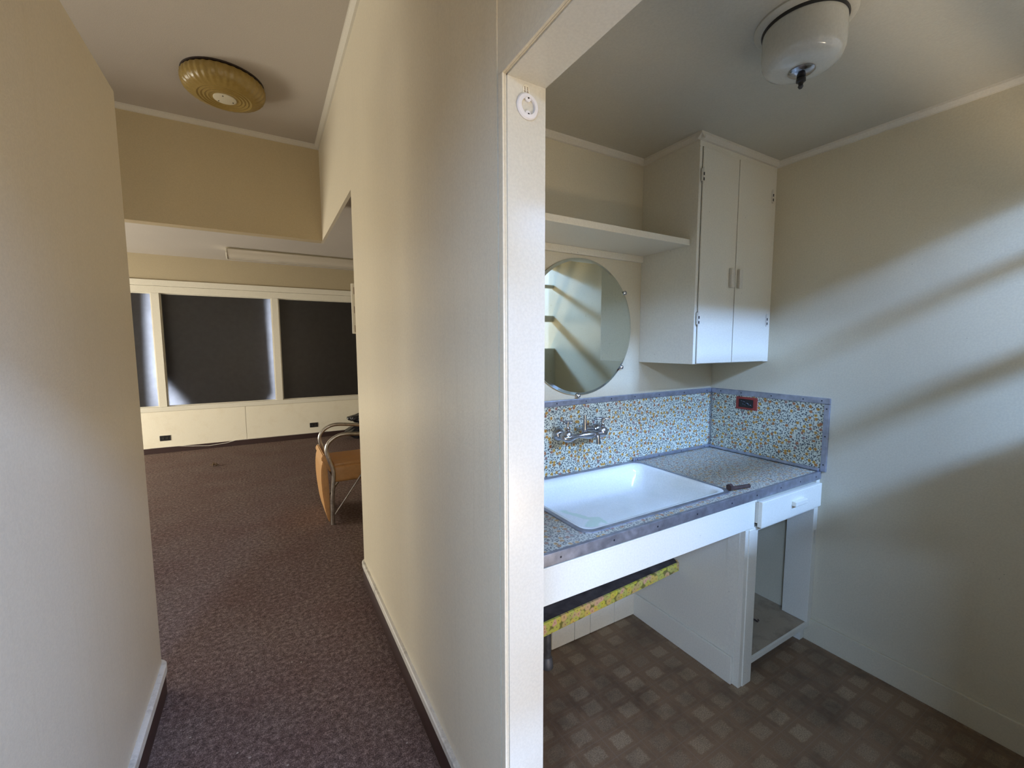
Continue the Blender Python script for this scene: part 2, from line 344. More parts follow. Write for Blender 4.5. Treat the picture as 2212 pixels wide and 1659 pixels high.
# ------------------------------------------------------------------ mesh helpers
class MB:
    def __init__(s): s.bm = bmesh.new()
    def box(s, x0, x1, y0, y1, z0, z1, bev=0.0, seg=2, mat=None):
        b = bmesh.new()
        bmesh.ops.create_cube(b, size=1)
        for v in b.verts:
            v.co = Vector(((v.co.x+.5)*(x1-x0)+x0, (v.co.y+.5)*(y1-y0)+y0, (v.co.z+.5)*(z1-z0)+z0))
        if bev > 0:
            bmesh.ops.bevel(b, geom=b.edges[:], offset=bev, segments=seg, profile=0.6, affect='EDGES')
        s.add(b, mat); return s
    def add(s, b, mat=None):
        if mat is not None: bmesh.ops.transform(b, matrix=mat, verts=b.verts)
        me = bpy.data.meshes.new('tmp'); b.to_mesh(me); b.free()
        s.bm.from_mesh(me); bpy.data.meshes.remove(me)
    def lathe(s, prof, n=48, mat=None, wav=None):
        b = bmesh.new(); rings = []
        for (r, z) in prof:
            if r < 1e-6: rings.append([b.verts.new((0, 0, z))]); continue
            rings.append([b.verts.new(((r*(1+(wav(i, r, z) if wav else 0)))*math.cos(2*math.pi*i/n), (r*(1+(wav(i, r, z) if wav else 0)))*math.sin(2*math.pi*i/n), z)) for i in range(n)])
        for a, c in zip(rings, rings[1:]):
            if len(a) == 1 and len(c) == 1: continue
            for i in range(n):
                j = (i+1) % n
                if len(a) == 1: b.faces.new((a[0], c[i], c[j]))
                elif len(c) == 1: b.faces.new((a[i], a[j], c[0]))
                else: b.faces.new((a[i], a[j], c[j], c[i]))
        bmesh.ops.recalc_face_normals(b, faces=b.faces)
        s.add(b, mat); return s
    def tube(s, pts, r, n=12, cap=True, flat=1.0, fdir=None):
        pts = [Vector(p) for p in pts]
        rr = r if isinstance(r, (list, tuple)) else [r]*len(pts)
        b = bmesh.new(); rings = []
        prev = None
        for i, p in enumerate(pts):
            t = (pts[min(i+1, len(pts)-1)] - pts[max(i-1, 0)]).normalized()
            if fdir is not None:
                nrm = Vector(fdir); nrm = (nrm - t*nrm.dot(t)).normalized()
            elif prev is None:
                nrm = t.cross(Vector((0, 0, 1)))
                if nrm.length < 1e-3: nrm = t.cross(Vector((1, 0, 0)))
                nrm.normalize()
            else:
                nrm = (prev - t*prev.dot(t)).normalized()
            prev = nrm; bn = t.cross(nrm)
            rings.append([b.verts.new(p + nrm*math.cos(2*math.pi*k/n)*rr[i] + bn*math.sin(2*math.pi*k/n)*rr[i]*flat) for k in range(n)])
        for a, c in zip(rings, rings[1:]):
            for k in range(n):
                b.faces.new((a[k], a[(k+1) % n], c[(k+1) % n], c[k]))
        if cap: b.faces.new(rings[0][::-1]); b.faces.new(rings[-1])
        bmesh.ops.recalc_face_normals(b, faces=b.faces)
        s.add(b); return s
    def prism(s, poly, axis, a0, a1, bev=0.0):
        """poly: 2D points; axis 'x','y','z' = extrusion axis"""
        b = bmesh.new()
        def P(u, v, w):
            return {'x': (w, u, v), 'y': (u, w, v), 'z': (u, v, w)}[axis]
        A = [b.verts.new(P(u, v, a0)) for u, v in poly]; B = [b.verts.new(P(u, v, a1)) for u, v in poly]
        b.faces.new(A); b.faces.new(B[::-1])
        n = len(poly)
        for i in range(n): b.faces.new((A[i], B[i], B[(i+1) % n], A[(i+1) % n]))
        bmesh.ops.recalc_face_normals(b, faces=b.faces)
        if bev: bmesh.ops.bevel(b, geom=b.edges[:], offset=bev, segments=2, affect='EDGES')
        s.add(b); return s
    def build(s, name, mat, parent=None, smooth=False, loc=None):
        me = bpy.data.meshes.new(name); 
        if loc is not None: bmesh.ops.translate(s.bm, verts=s.bm.verts, vec=-Vector(loc))
        s.bm.to_mesh(me); s.bm.free()
        for m in (mat if isinstance(mat, (list, tuple)) else [mat]): me.materials.append(m)
        if smooth:
            me.polygons.foreach_set('use_smooth', [True]*len(me.polygons))
            try: me.set_sharp_from_angle(angle=R(42))
            except Exception: pass
        o = bpy.data.objects.new(name, me); COL.objects.link(o)
        if loc is not None: o.location = loc
        if parent is not None:
            o.parent = parent
            o.location = Vector(o.location) - Vector(origin(parent))
        return o
def origin(o):
    v = Vector((0, 0, 0))
    while o is not None: v += o.location; o = o.parent
    return v
def thing(name, loc, label, cat, group=None):
    o = bpy.data.objects.new(name, None); COL.objects.link(o); o.location = loc; o.empty_display_size = 0.05
    o['label'] = label; o['category'] = cat
    if group: o['group'] = group
    return o
def tag(o, label, cat, group=None, kind=None):
    if label: o['label'] = label
    if cat: o['category'] = cat
    if group: o['group'] = group
    if kind: o['kind'] = kind
    return o
def struct(name, mb, mat, label=None, smooth=False):
    o = mb.build(name, mat, None, smooth); o['kind'] = 'structure'
    if label: o['label'] = label
    return o
def arc(cx, cy, r, a0, a1, n=8):
    return [(cx+r*math.cos(R(a0+(a1-a0)*i/n)), cy+r*math.sin(R(a0+(a1-a0)*i/n))) for i in range(n+1)]

# ------------------------------------------------------------------ dimensions
XL, YL, ZL = -0.435, 2.19, 2.384
XP, XP2, YE, YJ, ZO = 0.466, 0.566, 2.638, 0.828, 2.022
YF, ZH, ZC = 3.991, 2.335, 3.10
XR, YB, ZK = 2.251, 1.549, 2.346
YW, ZF = 7.292, 2.655
YN = -0.03
BX0, BX1, BY0 = -4.5, 4.5, -2.05

# ------------------------------------------------------------------ shell
struct('floor', MB().prism([(BX0, BY0), (XP2-0.02, BY0), (XP2-0.02, YB+0.05), (BX1, YB+0.05), (BX1, 7.6), (BX0, 7.6)], 'z', -0.1, 0.0), CARPET, 'brown flecked carpet of the hall and far room')
struct('floor_kitchen', MB().box(XP2-0.02, 2.6, BY0, YB+0.05, -0.1, 0.0), VFLOOR, 'worn vinyl floor patterned with pale squares')
struct('ceiling', MB().prism([(BX0, BY0), (2.5, BY0), (2.5, YN-0.1), (XP+0.1, YN-0.1), (XP+0.1, YF+0.1), (BX0, YF+0.1)], 'z', ZC, ZC+0.1), CEIL, 'high beige ceiling over the hall')
struct('ceiling_kitchen', MB().box(XP2, XR+0.1, YN-0.1, YB+0.05, ZK, ZK+0.1), KCEIL, 'low grey ceiling of the kitchenette')
struct('ceiling_far', MB().box(BX0, BX1, YF+0.1, 7.6, ZF, ZF+0.1), CEIL, 'low ceiling of the far room')
struct('ceiling_passage', MB().box(XP+0.1, BX1, YE, YF+0.1, ZF, ZF+0.1), CEIL)
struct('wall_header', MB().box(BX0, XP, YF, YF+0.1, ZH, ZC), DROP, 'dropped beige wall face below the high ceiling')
# left partial height wall, rounded end
prof = [(XL-0.13, 0.1), (XL, 0.1)] + arc(XL-0.03, YL-0.03, 0.03, 0, 90, 5) + arc(XL-0.10, YL-0.03, 0.03, 90, 180, 5)
struct('wall_left', MB().prism(prof, 'z', 0, ZL), WALL, 'cream wall at the left that stops short of the ceiling', smooth=True)
# partition: hall face X=XP. Rounded end.
prof = [(XP, YJ), (XP2, YJ), (XP2, YB), (XP2+0.02, YB+0.02), (XP2+0.02, YE)] + arc(XP+0.02, YE-0.02, 0.02, 90, 180, 5)
mb = MB().prism(prof, 'z', 0, ZH)
mb.box(XP, XP2, YJ, YE, ZH, ZC).box(XP, XP+0.02, YE, YF+0.1, ZH, ZC)            # above
mb.box(XP, XP2, YN-0.1, YJ, ZO, ZC)                                       # over the opening
struct('wall_partition', mb, WALLP, 'cream partition between the hall and the kitchenette')
struct('wall_kitchen_back', MB().box(XP2, XR+0.1, YB, YB+0.09, 0, ZK), KWALL, 'back wall of the kitchenette')
struct('wall_passage', MB().box(XP2+0.02, BX1, YE-0.1, YE, 0, ZF), WALL)
struct('wall_right', MB().box(XR, XR+0.1, YN-0.1, YB+0.05, 0, ZK), KWALL, 'right wall of the kitchenette')
# near wall of the kitchenette with a barred opening
mb = MB().box(1.04, XR, YN-0.08, YN, 0, 1.42).box(0.80, XR, YN-0.08, YN, 2.13, ZC).box(0.80, 1.04, YN-0.08, YN, 1.32, 2.13).box(XP2, 0.80, YN-0.08, YN, ZO, ZC)
mb.box(1.04, XR, YN-0.055, YN-0.025, 1.655, 1.710).box(1.04, XR, YN-0.055, YN-0.025, 1.95, 1.98)
struct('wall_near', mb, KWALL)
struct('wall_light_blocker', MB().box(BX0, 2.5, -0.95, -0.85, 2.505, ZC), WALL)  # unseen beam, added to cut off the clerestory light higher up the walls
struct('wall_rear', MB().box(BX0, 2.5, BY0-0.1, BY0, 0, ZC), WALL)
struct('wall_rear_right', MB().box(2.40, 2.5, BY0, YN-0.1, 0, ZC), WALL)
struct('wall_outer_left', MB().box(BX0-0.1, BX0, BY0, 7.6, 0, ZC), WALL)
struct('wall_outer_right', MB().box(BX1, BX1+0.1, YE-0.1, 7.6, 0, ZF), WALL)
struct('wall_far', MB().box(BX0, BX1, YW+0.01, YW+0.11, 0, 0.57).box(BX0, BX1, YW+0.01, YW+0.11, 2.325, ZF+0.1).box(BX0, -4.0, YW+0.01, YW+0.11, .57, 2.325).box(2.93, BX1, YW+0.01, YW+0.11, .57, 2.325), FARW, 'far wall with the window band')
struct('trim_1', MB().box(BX0, -0.292, YW-0.004, YW+0.01, 0.075, 0.568, 0.001, 1).box(-0.288, BX1, YW-0.004, YW+0.01, 0.075, 0.568, 0.001, 1), FARL, 'cream panelling below the far windows')

# windows of the far wall
edges = [-4.0, -2.61, -1.225, 0.163, 1.55, 2.93]
for i in range(5):
    a, b = edges[i], edges[i+1]
    wobj = bpy.data.objects.new('window_%d' % (i+1), None); COL.objects.link(wobj); wobj.location = ((a+b)/2, YW, 0.57)
    wobj['kind'] = 'structure'; wobj['label'] = ['cream framed window hidden at far left', 'cream framed dark window at the left edge of the band', 'cream framed dark window with glowing right edge', 'cream framed dark window beside the partition', 'cream framed window hidden behind the partition'][i]
    f = MB()
    f.box(b-0.042, b+0.042, YW, YW+0.08, 0.632, 2.155, 0.002)
    if i == 0: f.box(a-0.042, a+0.042, YW, YW+0.08, 0.632, 2.155, 0.002)
    f.box(a+0.042, b-0.042, YW+0.05, YW+0.08, 0.632, 0.640).box(a+0.042, b-0.042, YW+0.05, YW+0.08, 2.147, 2.155)
    f.box(a+0.042, a+0.056, YW+0.03, YW+0.08, 0.632, 2.155, 0.002).box(b-0.056, b-0.042, YW+0.03, YW+0.08, 0.632, 2.155, 0.002)
    f.build('window_frame', TRIM, wobj)
    MB().box(a+0.05, b-0.05, YW+0.072, YW+0.078, 0.63, 2.16).build('pane', FROST, wobj)
    if i == 1: poly = [(a, .6), (b-0.13, .6), (b-0.10, 2.2), (a, 2.2)]
    elif i == 2: poly = [(a+0.24, .6), (b-0.16, .6), (b-0.080, 0.75), (b-0.092, 2.2), (a, 2.2), (a, 1.05)]
    elif i == 3: poly = [(a, .55), (b, .55), (b, 2.2), (a, 2.2)]
    else: poly = [(a, .55), (b, .55), (b, 2.2), (a, 2.2)]
    MB().prism(poly, 'y', YW+0.17, YW+0.185).build('board', BOARD, wobj)
    MB().box(b-0.012, b+0.012, YW+0.081, YW+0.3, 0.57, 2.2).build('light_baffle', BOARD, wobj)  # unseen baffle, added to stop light leaking across from the next pane
struct('trim_7', MB().box(BX0, 2.93, YW-0.012, YW+0.08, 0.57, 0.632, 0.003).box(BX0, 2.93, YW, YW+0.08, 2.155, 2.245, 0.003).box(BX0, 2.93, YW-0.014, YW+0.08, 2.247, 2.325, 0.003), TRIM, 'long cream sill and head boards of the far windows')
struct('trim_2', MB().box(BX0, BX1, YW+0.10, YW+0.6, 2.2, 2.5).box(BX0, BX1, YW+0.10, YW+0.6, 0.2, 0.6), BOARD)

# ------------------------------------------------------------------ baseboards and coves
def ribbon(mb, path, thick, z0, z1, side=1):
    """strip along an xy path, thickness to the left (side=1) of travel"""
    n = len(path); L = []
    for i in range(n):
        p = Vector(path[i]); a = Vector(path[max(i-1, 0)]); c = Vector(path[min(i+1, n-1)])
        t = (c-a).normalized(); nr = Vector((-t.y, t.x))*side
        L.append(p+nr*thick)
    b = bmesh.new(); rows = []
    for i in range(n):
        rows.append([b.verts.new((path[i][0], path[i][1], z0)), b.verts.new((L[i].x, L[i].y, z0)), b.verts.new((L[i].x, L[i].y, z1-0.004)), b.verts.new(((path[i][0]+3*L[i].x)/4, (path[i][1]+3*L[i].y)/4, z1)), b.verts.new((path[i][0], path[i][1], z1))])
    for a, c in zip(rows, rows[1:]):
        for k in range(5): b.faces.new((a[k], a[(k+1) % 5], c[(k+1) % 5], c[k]))
    b.faces.new(rows[0][::-1]); b.faces.new(rows[-1])
    bmesh.ops.recalc_face_normals(b, faces=b.faces); mb.add(b)
pathP = [(XP, YJ+0.012)] + [(XP, y) for y in (1.2, 1.6, 2.0, 2.4, 2.58)] + arc(XP+0.04, YE-0.04, 0.04, 180, 90, 7) + [(XP2, YE)]
def bead_mat():
    return paint('scuffed_bead', (0.66, 0.63, 0.56), 0.5, 0.1, 0.5, 60, dirt=0.9, dirtcol=(0.05, 0.045, 0.04), spots=0.6)
BEAD = bead_mat()
mb = MB(); ribbon(mb, pathP, 0.012, 0.0, 0.105); struct('baseboard_partition', mb, DBASE, 'dark vinyl base along the partition', True)
mb = MB(); ribbon(mb, pathP, 0.016, 0.105, 0.135); struct('trim_3', mb, BEAD, 'scuffed pale bead on top of the dark base of the partition', True)
pathL = [(XL, 0.1)] + [(XL, y) for y in (0.3, 1.0, 1.5, 2.0, 2.13)] + arc(XL-0.04, YL-0.04, 0.04, 0, 90, 7) + [(XL-0.13, YL)]
mb = MB(); ribbon(mb, pathL, 0.012, 0.0, 0.10, -1); struct('baseboard_left', mb, DBASE, 'dark vinyl base along the left wall', True)
mb = MB(); ribbon(mb, pathL, 0.018, 0.10, 0.135, -1); struct('trim_4', mb, BEAD, 'scuffed pale bead on top of the dark base of the left wall', True)
struct('baseboard_far', MB().box(BX0, BX1, YW-0.006, YW+0.01, 0, 0.075), DBASE, 'dark base under the far panelling')
struct('baseboard_right', MB().box(XR-0.013, XR, YN, 0.985, 0, 0.114, 0.003), KWALL, 'painted baseboard along the right wall')
def cove(name, segs, mat=COVE, s=0.024):
    mb = MB()
    for (x0, y0, x1, y1, nx, ny, z) in segs:
        d = Vector((x1-x0, y1-y0)).normalized()
        b = bmesh.new(); pr = []
        for (x, y) in ((x0, y0), (x1, y1)):
            q = [(0, 0), (s, 0), (s*0.92, -s*0.35), (s*0.35, -s*0.92), (0, -s)]
            pr.append([b.verts.new((x+nx*u, y+ny*u, z+v)) for u, v in q])
        for k in range(5): b.faces.new((pr[0][k], pr[0][(k+1) % 5], pr[1][(k+1) % 5], pr[1][k]))
        b.faces.new(pr[0]); b.faces.new(pr[1][::-1]); bmesh.ops.recalc_face_normals(b, faces=b.faces)
        mb.add(b)
    struct(name, mb, mat)
cove('trim_5', [(XP2, YB, 1.653, YB, 0, -1, ZK), (1.653, YB, 1.653, 1.233-0.024, -1, 0, ZK), (1.653-0.024, 1.233, XR, 1.233, 0, -1, ZK), (XR, 1.233, XR, YN, -1, 0, ZK)])
cove('trim_6', [(BX0, YF, XP, YF, 0, -1, ZC), (XP, YF, XP, YN-0.1, -1, 0, ZC)], s=0.032)
# casing of the opening (hall side)
mb = MB().box(XP-0.006, XP, YJ, YJ+0.018, 0, ZO+0.005, 0.002).box(XP-0.003, XP, YJ+0.03, YJ+0.083, 0.135, ZO+1.05)
mb.box(XP-0.006, XP, YN-0.1, YJ+0.018, ZO, ZO+0.018, 0.002)
struct('trim_8', mb, WALLP, 'thin casing bead around the kitchenette opening')
struct('trim_9', MB().box(XP+0.004, XP2+0.002, YJ-0.004, YJ, 0, ZO).box(XP+0.004, XP2+0.002, YN-0.1, YJ, ZO-0.004, ZO), JAMB, 'smooth white lining of the opening jamb')
# tile skirting under the sink
mb = MB()
for a, b in ((1.112, 1.246), (1.249, 1.346), (1.349, 1.509), (1.512, 1.650)):
    mb.box(a, b, YB-0.008, YB, 0.004, 0.118, 0.0015)
struct('baseboard_sink', mb, CAB, 'short white skirting tiles behind the sink shelf')

# ------------------------------------------------------------------ hall ceiling light
t = thing('ceiling_light', (-0.14, 3.32, ZC), 'amber pleated round ceiling light with a cream centre cap on the high hall ceiling', 'ceiling light')
MB().lathe([(0, 0), (0.219, 0), (0.219, -0.008), (0.21, -0.010), (0, -0.010)], 64, Matrix.Translation((-0.14, 3.32, ZC))).build('base_plate', BRASSD, t, True)
prof = [(0.214, -0.012), (0.222, -0.022), (0.222, -0.05), (0.212, -0.078), (0.19, -0.097), (0.165, -0.106)]
for k in range(9):
    r = 0.155 - k*0.010; prof += [(r, -0.109 - (k % 2)*0.004)]
prof += [(0.07, -0.110), (0.0, -0.110)]
MB().lathe(prof, 144, Matrix.Translation((-0.14, 3.32, ZC)), wav=lambda i, r, z: 0.010*(1 if (i//2) % 2 else -1) if r > 0.16 else 0).build('lamp_shade', AMBER, t, True)['label'] = 'amber pleated shade'
MB().lathe([(0.0, -0.108), (0.062, -0.108), (0.062, -0.114), (0.056, -0.117), (0, -0.118)], 40, Matrix.Translation((-0.14, 3.32, ZC))).build('cap', CAPW, t, True)['label'] = 'cream centre cap'
for a in (20, 140, 260):
    MB().lathe([(0, -.1165), (0.004, -.1165), (0.004, -.119), (0, -.1195)], 10, Matrix.Translation((-0.14+0.045*math.cos(R(a)), 3.32+0.045*math.sin(R(a)), ZC))).build('screw', SCREWM, t)

# ------------------------------------------------------------------ kitchenette ceiling light
KLX, KLY = 1.345, 0.685
t = thing('glass_ceiling_light', (KLX, KLY, ZK), 'round milky glass ceiling light with a chrome plate and dark finial in the kitchenette', 'ceiling light')
T = Matrix.Translation((KLX, KLY, ZK))
MB().lathe([(0, 0), (0.122, 0), (0.122, -0.005), (0.116, -0.010), (0.106, -0.013), (0, -0.013)], 72, T).build('canopy', KCEIL, t, True)
MB().lathe([(0.102, -0.006), (0.1035, -0.015), (0.102, -0.0205), (0.085, -0.0205)], 72, T).build('gap_ring', BLACK, t, True)
MB().lathe([(0.093, -0.017), (0.0995, -0.019), (0.1005, -0.028), (0.1005, -0.080), (0.0985, -0.098), (0.090, -0.114), (0.074, -0.123), (0.050, -0.127), (0.0, -0.129)], 72, T).build('glass_shade', OPAL, t, True)['label'] = 'milky glass drum'
MB().lathe([(0.0, -0.126), (0.032, -0.128), (0.033, -0.131), (0.027, -0.136), (0.012, -0.140), (0, -0.140)], 40, T).build('chrome_plate', CHROME, t, True)
MB().lathe([(0.0, -0.138), (0.011, -0.138), (0.011, -0.146), (0.007, -0.148), (0.012, -0.151), (0.012, -0.158), (0.007, -0.161), (0.0055, -0.167), (0.007, -0.171), (0.004, -0.176), (0, -0.176)], 20, T).build('finial', BLACK, t, True)

# ------------------------------------------------------------------ fluorescent light in the far room
FX0, FX1, FY0, FY1 = -0.358, 1.95, 6.30, 6.56
t = thing('fluorescent_light', ((FX0+FX1)/2, (FY0+FY1)/2, ZF), 'long wraparound fluorescent light on the low ceiling before the far windows', 'ceiling light')
MB().box(FX0+0.01, FX1-0.01, FY0+0.03, FY1-0.03, ZF-0.03, ZF).build('housing', CAPW, t)
sec = [(FY0, ZF-0.022), (FY0+0.004, ZF-0.065), (FY0+0.03, ZF-0.104), (FY0+0.075, ZF-0.120), (FY1-0.075, ZF-0.120), (FY1-0.03, ZF-0.104), (FY1-0.004, ZF-0.065), (FY1, ZF-0.022)]
MB().prism(sec, 'x', FX0+0.012, FX1-0.012).build('lens', LENS, t, True)
for x in (FX0, FX1-0.014):
    big = [(FY0-0.004, ZF-0.018), (FY0-0.001, ZF-0.068), (FY0+0.027, ZF-0.109), (FY0+0.073, ZF-0.126), (FY1-0.073, ZF-0.126), (FY1-0.027, ZF-0.109), (FY1+0.001, ZF-0.068), (FY1+0.004, ZF-0.018)]
    MB().prism(big, 'x', x, x+0.014).build('end_cap', TRIM, t)

# ------------------------------------------------------------------ jamb fittings
t = thing('mounting_ring', (0.521, YJ-0.004, 1.966), 'small white plastic ring mount screwed to the top of the opening jamb', 'mounting ring')
Tm = Matrix.Translation((0.519, YJ-0.004, 1.966)) @ Matrix.Rotation(R(90), 4, 'X')
MB().lathe([(0.0175, 0.0), (0.0265, 0.0), (0.0275, 0.003), (0.025, 0.006), (0.0175, 0.007), (0.0165, 0.003), (0.0175, 0.0)], 48, Tm).build('ring', RING, t, True)
for z, a in ((0.0165, 0), (-0.0165, 0)):
    MB().lathe([(0, 0), (0.0075, 0), (0.0075, 0.005), (0.0, 0.006)], 20, Matrix.Translation((0.519, YJ-0.004, 1.966+z)) @ Matrix.Rotation(R(90), 4, 'X')).build('tab', RING, t, True)
    MB().lathe([(0, 0.004), (0.002, 0.004), (0.002, 0.0068), (0.0, 0.007)], 10, Matrix.Translation((0.5195, YJ-0.004, 1.966+z)) @ Matrix.Rotation(R(90), 4, 'X')).build('screw', SCREWM, t)
t = thing('number_sticker', (0.516, YJ-0.005, 1.999), 'small pale sticker reading 11 on the jamb above the ring', 'sticker')
MB().prism(arc(0.5165, 2.003, 0.0085, 0, 180, 8)+[(0.508, 1.992), (0.525, 1.992)], 'y', YJ-0.0052, YJ-0.004).build('backing', TRIM, t)
for dx in (-0.0035, 0.0035):
    m1 = MB().box(0.5165+dx-0.0006, 0.5165+dx+0.0006, YJ-0.0057, YJ-0.0052, 2.0005, 2.0065)
    m1.box(0.5165+dx-0.0016, 0.5165+dx+0.0016, YJ-0.0057, YJ-0.0052, 2.0000, 2.0008).box(0.5165+dx-0.0014, 0.5165+dx, YJ-0.0057, YJ-0.0052, 2.0052, 2.006)
    m1.build('digit', SLOT, t)
    MB().box(0.5165+dx-0.002, 0.5165+dx+0.002, YJ-0.0057, YJ-0.0052, 1.9955, 1.998).build('mark', SLOT, t)

# slotted standard on the partition end
t = thing('shelf_standard', (XP+0.012, YE+0.008, 1.52), 'pale slotted metal strip on the end of the partition by the far window', 'wall strip')
MB().box(XP-0.014, XP+0.022, YE, YE+0.016, 1.52, 1.812, 0.004).build('strip', TRIM, t)
for z in (1.55, 1.66, 1.77):
    MB().box(XP-0.002, XP+0.002, YE-0.001, YE+0.0172, z-0.02, z+0.02).build('slot', SLOT, t)

# ------------------------------------------------------------------ mirror
MX, MZ, MR = 1.268, 1.530, 0.314
t = thing('round_mirror', (MX, YB, MZ), 'large round mirror with shiny edge clips on the kitchenette wall', 'mirror')
Tm = Matrix.Translation((MX, YB, MZ)) @ Matrix.Rotation(R(90), 4, 'X')
MB().lathe([(0, 0.0125), (MR-0.013, 0.0125)], 96, Tm).build('glass', MIRROR, t, True)
MB().lathe([(MR-0.013, 0.0125), (MR-0.001, 0.0085), (MR, 0.006)], 96, Tm).build('bevel', MIRBEV, t, True)
MB().lathe([(0, 0.0), (MR-0.006, 0.0), (MR, 0.001), (MR, 0.006), (MR-0.013, 0.0118), (0, 0.0118)], 96, Tm).build('backing', BLACK, t, True)
for a in (33, -37, -93, 150, 213):
    cx, cz = MX+(MR+0.002)*math.cos(R(a)), MZ+(MR+0.002)*math.sin(R(a))
    MB().lathe([(0, 0), (0.008, 0), (0.010, 0.004), (0.010, 0.016), (0.006, 0.020), (0, 0.021)], 18, Matrix.Translation((cx, YB, cz)) @ Matrix.Rotation(R(90), 4, 'X')).build('clip', CHROME, t, True)

# ------------------------------------------------------------------ wall shelf
t = thing('wall_shelf', (1.1, 1.41, 1.888), 'long white painted shelf on the wall above the round mirror', 'shelf')
MB().box(XP2, 1.652, 1.267, YB, 1.888, 1.914, 0.002).build('board', TRIM, t)
MB().box(XP2, 1.652, YB-0.016, YB, 1.857, 1.888, 0.002).build('cleat', TRIM, t)

# ------------------------------------------------------------------ wall cabinet
CX0, CY0, CZ0 = 1.653, 1.233, 1.362
t = thing('wall_cabinet', (1.95, 1.39, CZ0), 'tall white two-door wall cabinet in the kitchenette corner', 'cabinet')
MB().box(CX0, XR, CY0, YB, CZ0, ZK, 0.002).build('body', CAB, t)
MB().box(1.670, 2.206, CY0-0.0006, CY0+0.002, CZ0+0.002, 2.299).build('door_gap', DARKG, t)
for (a, b, hx, hs) in ((1.6715, 1.927, 1.893, 1), (1.9325, 2.203, 1.955, -1)):
    d = MB().box(a, b, CY0-0.007, CY0-0.0008, CZ0+0.003, 2.2965, 0.0015).build('door', CAB, t)
    h = MB().box(hx-0.012, hx+0.012, CY0-0.024, CY0-0.007, 1.713, 1.803, 0.005, 3).build('handle', CABD, d)
    h['label'] = 'worn upright wooden pull'
for (x, z) in ((1.668, 2.178), (1.668, 1.566), (2.2045, 2.178), (2.2045, 1.572)):
    hg = MB().tube([(x, CY0-0.009, z-0.032), (x, CY0-0.009, z+0.032)], 0.0035, 10).box(x-0.008, x+0.008, CY0-0.008, CY0-0.0055, z-0.026, z+0.026).build('hinge', CABD, t)
    for dz in (-0.018, 0.004):
        MB().box(x-0.002, x+0.004, CY0-0.0135, CY0-0.0085, z+dz-0.006, z+dz+0.006).build('bare_patch', SCREWM, hg)

# ------------------------------------------------------------------ splashbacks
def screws(pts, nrm, parent, r=0.0035):
    for p in pts:
        q = Vector(nrm).to_track_quat('Z', 'Y').to_matrix().to_4x4()
        MB().lathe([(0, 0), (r, 0), (r*0.8, 0.0008), (0, 0.001)], 10, Matrix.Translation(p) @ q).build('screw', SCREWM, parent)
t = thing('rear_splashback', (1.4, YB-0.004, 0.85), 'floral laminate splashback behind the sink', 'splashback')
MB().box(XP2, XR-0.006, YB-0.006, YB, 0.853, 1.185).build('panel', FLOR_XZ, t)
tr = MB().box(XP2, XR-0.004, YB-0.0105, YB, 1.172, 1.200, 0.003).build('top_trim', ALU, t)
screws([(x, YB-0.0103, 1.186) for x in (0.75, 0.95, 1.13, 1.30, 1.46, 1.62, 1.80, 2.0, 2.2)], (0, -1, 0), tr)
tr = MB().box(1.613, XR-0.006, YB-0.020, YB-0.006, 0.852, 0.868, 0.004).build('bottom_trim', ALU, t)
screws([(x, YB-0.0198, 0.860) for x in (1.64, 1.80, 1.98, 2.18)], (0, -1, 0), tr)
t = thing('side_splashback', (XR-0.004, 1.25, 0.85), 'floral laminate splashback on the right wall around the red outlet', 'splashback')
MB().box(XR-0.006, XR, 0.958, YB-0.007, 0.853, 1.185).build('panel', FLOR_YZ, t)
tr = MB().box(XR-0.0105, XR, 0.936, YB-0.012, 1.172, 1.200, 0.003).build('top_trim', ALU, t)
screws([(XR-0.0103, y, 1.186) for y in (1.48, 1.36, 1.20, 1.05, 0.97)], (-1, 0, 0), tr)
tr = MB().box(XR-0.0105, XR, 0.936, 0.960, 0.852, 1.171, 0.003).build('end_trim', ALU, t)
screws([(XR-0.0103, 0.948, z) for z in (1.15, 1.02, 0.885)], (-1, 0, 0), tr)
tr = MB().box(XR-0.022, XR-0.006, 0.962, YB-0.02, 0.852, 0.866, 0.004).build('bottom_trim', ALU, t)
screws([(XR-0.018, y, 0.8655) for y in (1.50, 1.32, 1.15, 1.0)], (-0.7, 0, 0.7), tr)
tr = MB().box(XR-0.016, XR-0.006, YB-0.018, YB-0.006, 0.868, 1.172, 0.004).build('corner_trim', CHROME, t)
screws([(XR-0.0165, YB-0.0165, z) for z in (1.165, 1.03, 0.885)], (-0.7, -0.7, 0), tr, 0.003)

# red outlet plate
t = thing('red_outlet', (XR-0.006, 1.328, 1.131), 'red outlet plate with a charred black socket on the floral splashback', 'outlet')
MB().box(XR-0.012, XR-0.006, 1.270, 1.386, 1.098, 1.166, 0.002).build('plate', RED, t)
MB().box(XR-0.015, XR-0.012, 1.290, 1.367, 1.110, 1.154, 0.004).build('socket', BLACK, t)
m1 = MB()
for k in range(9):
    y = 1.30+0.006*k+random.uniform(-.003, .003); z = 1.131+random.uniform(-.012, .012)
    m1.tube([(XR-0.015, y, z), (XR-0.019, y+0.004, z+0.004), (XR-0.016, y+0.009, z-0.002)], 0.0016, 6)
m1.build('wire_stub', BLACK, t)

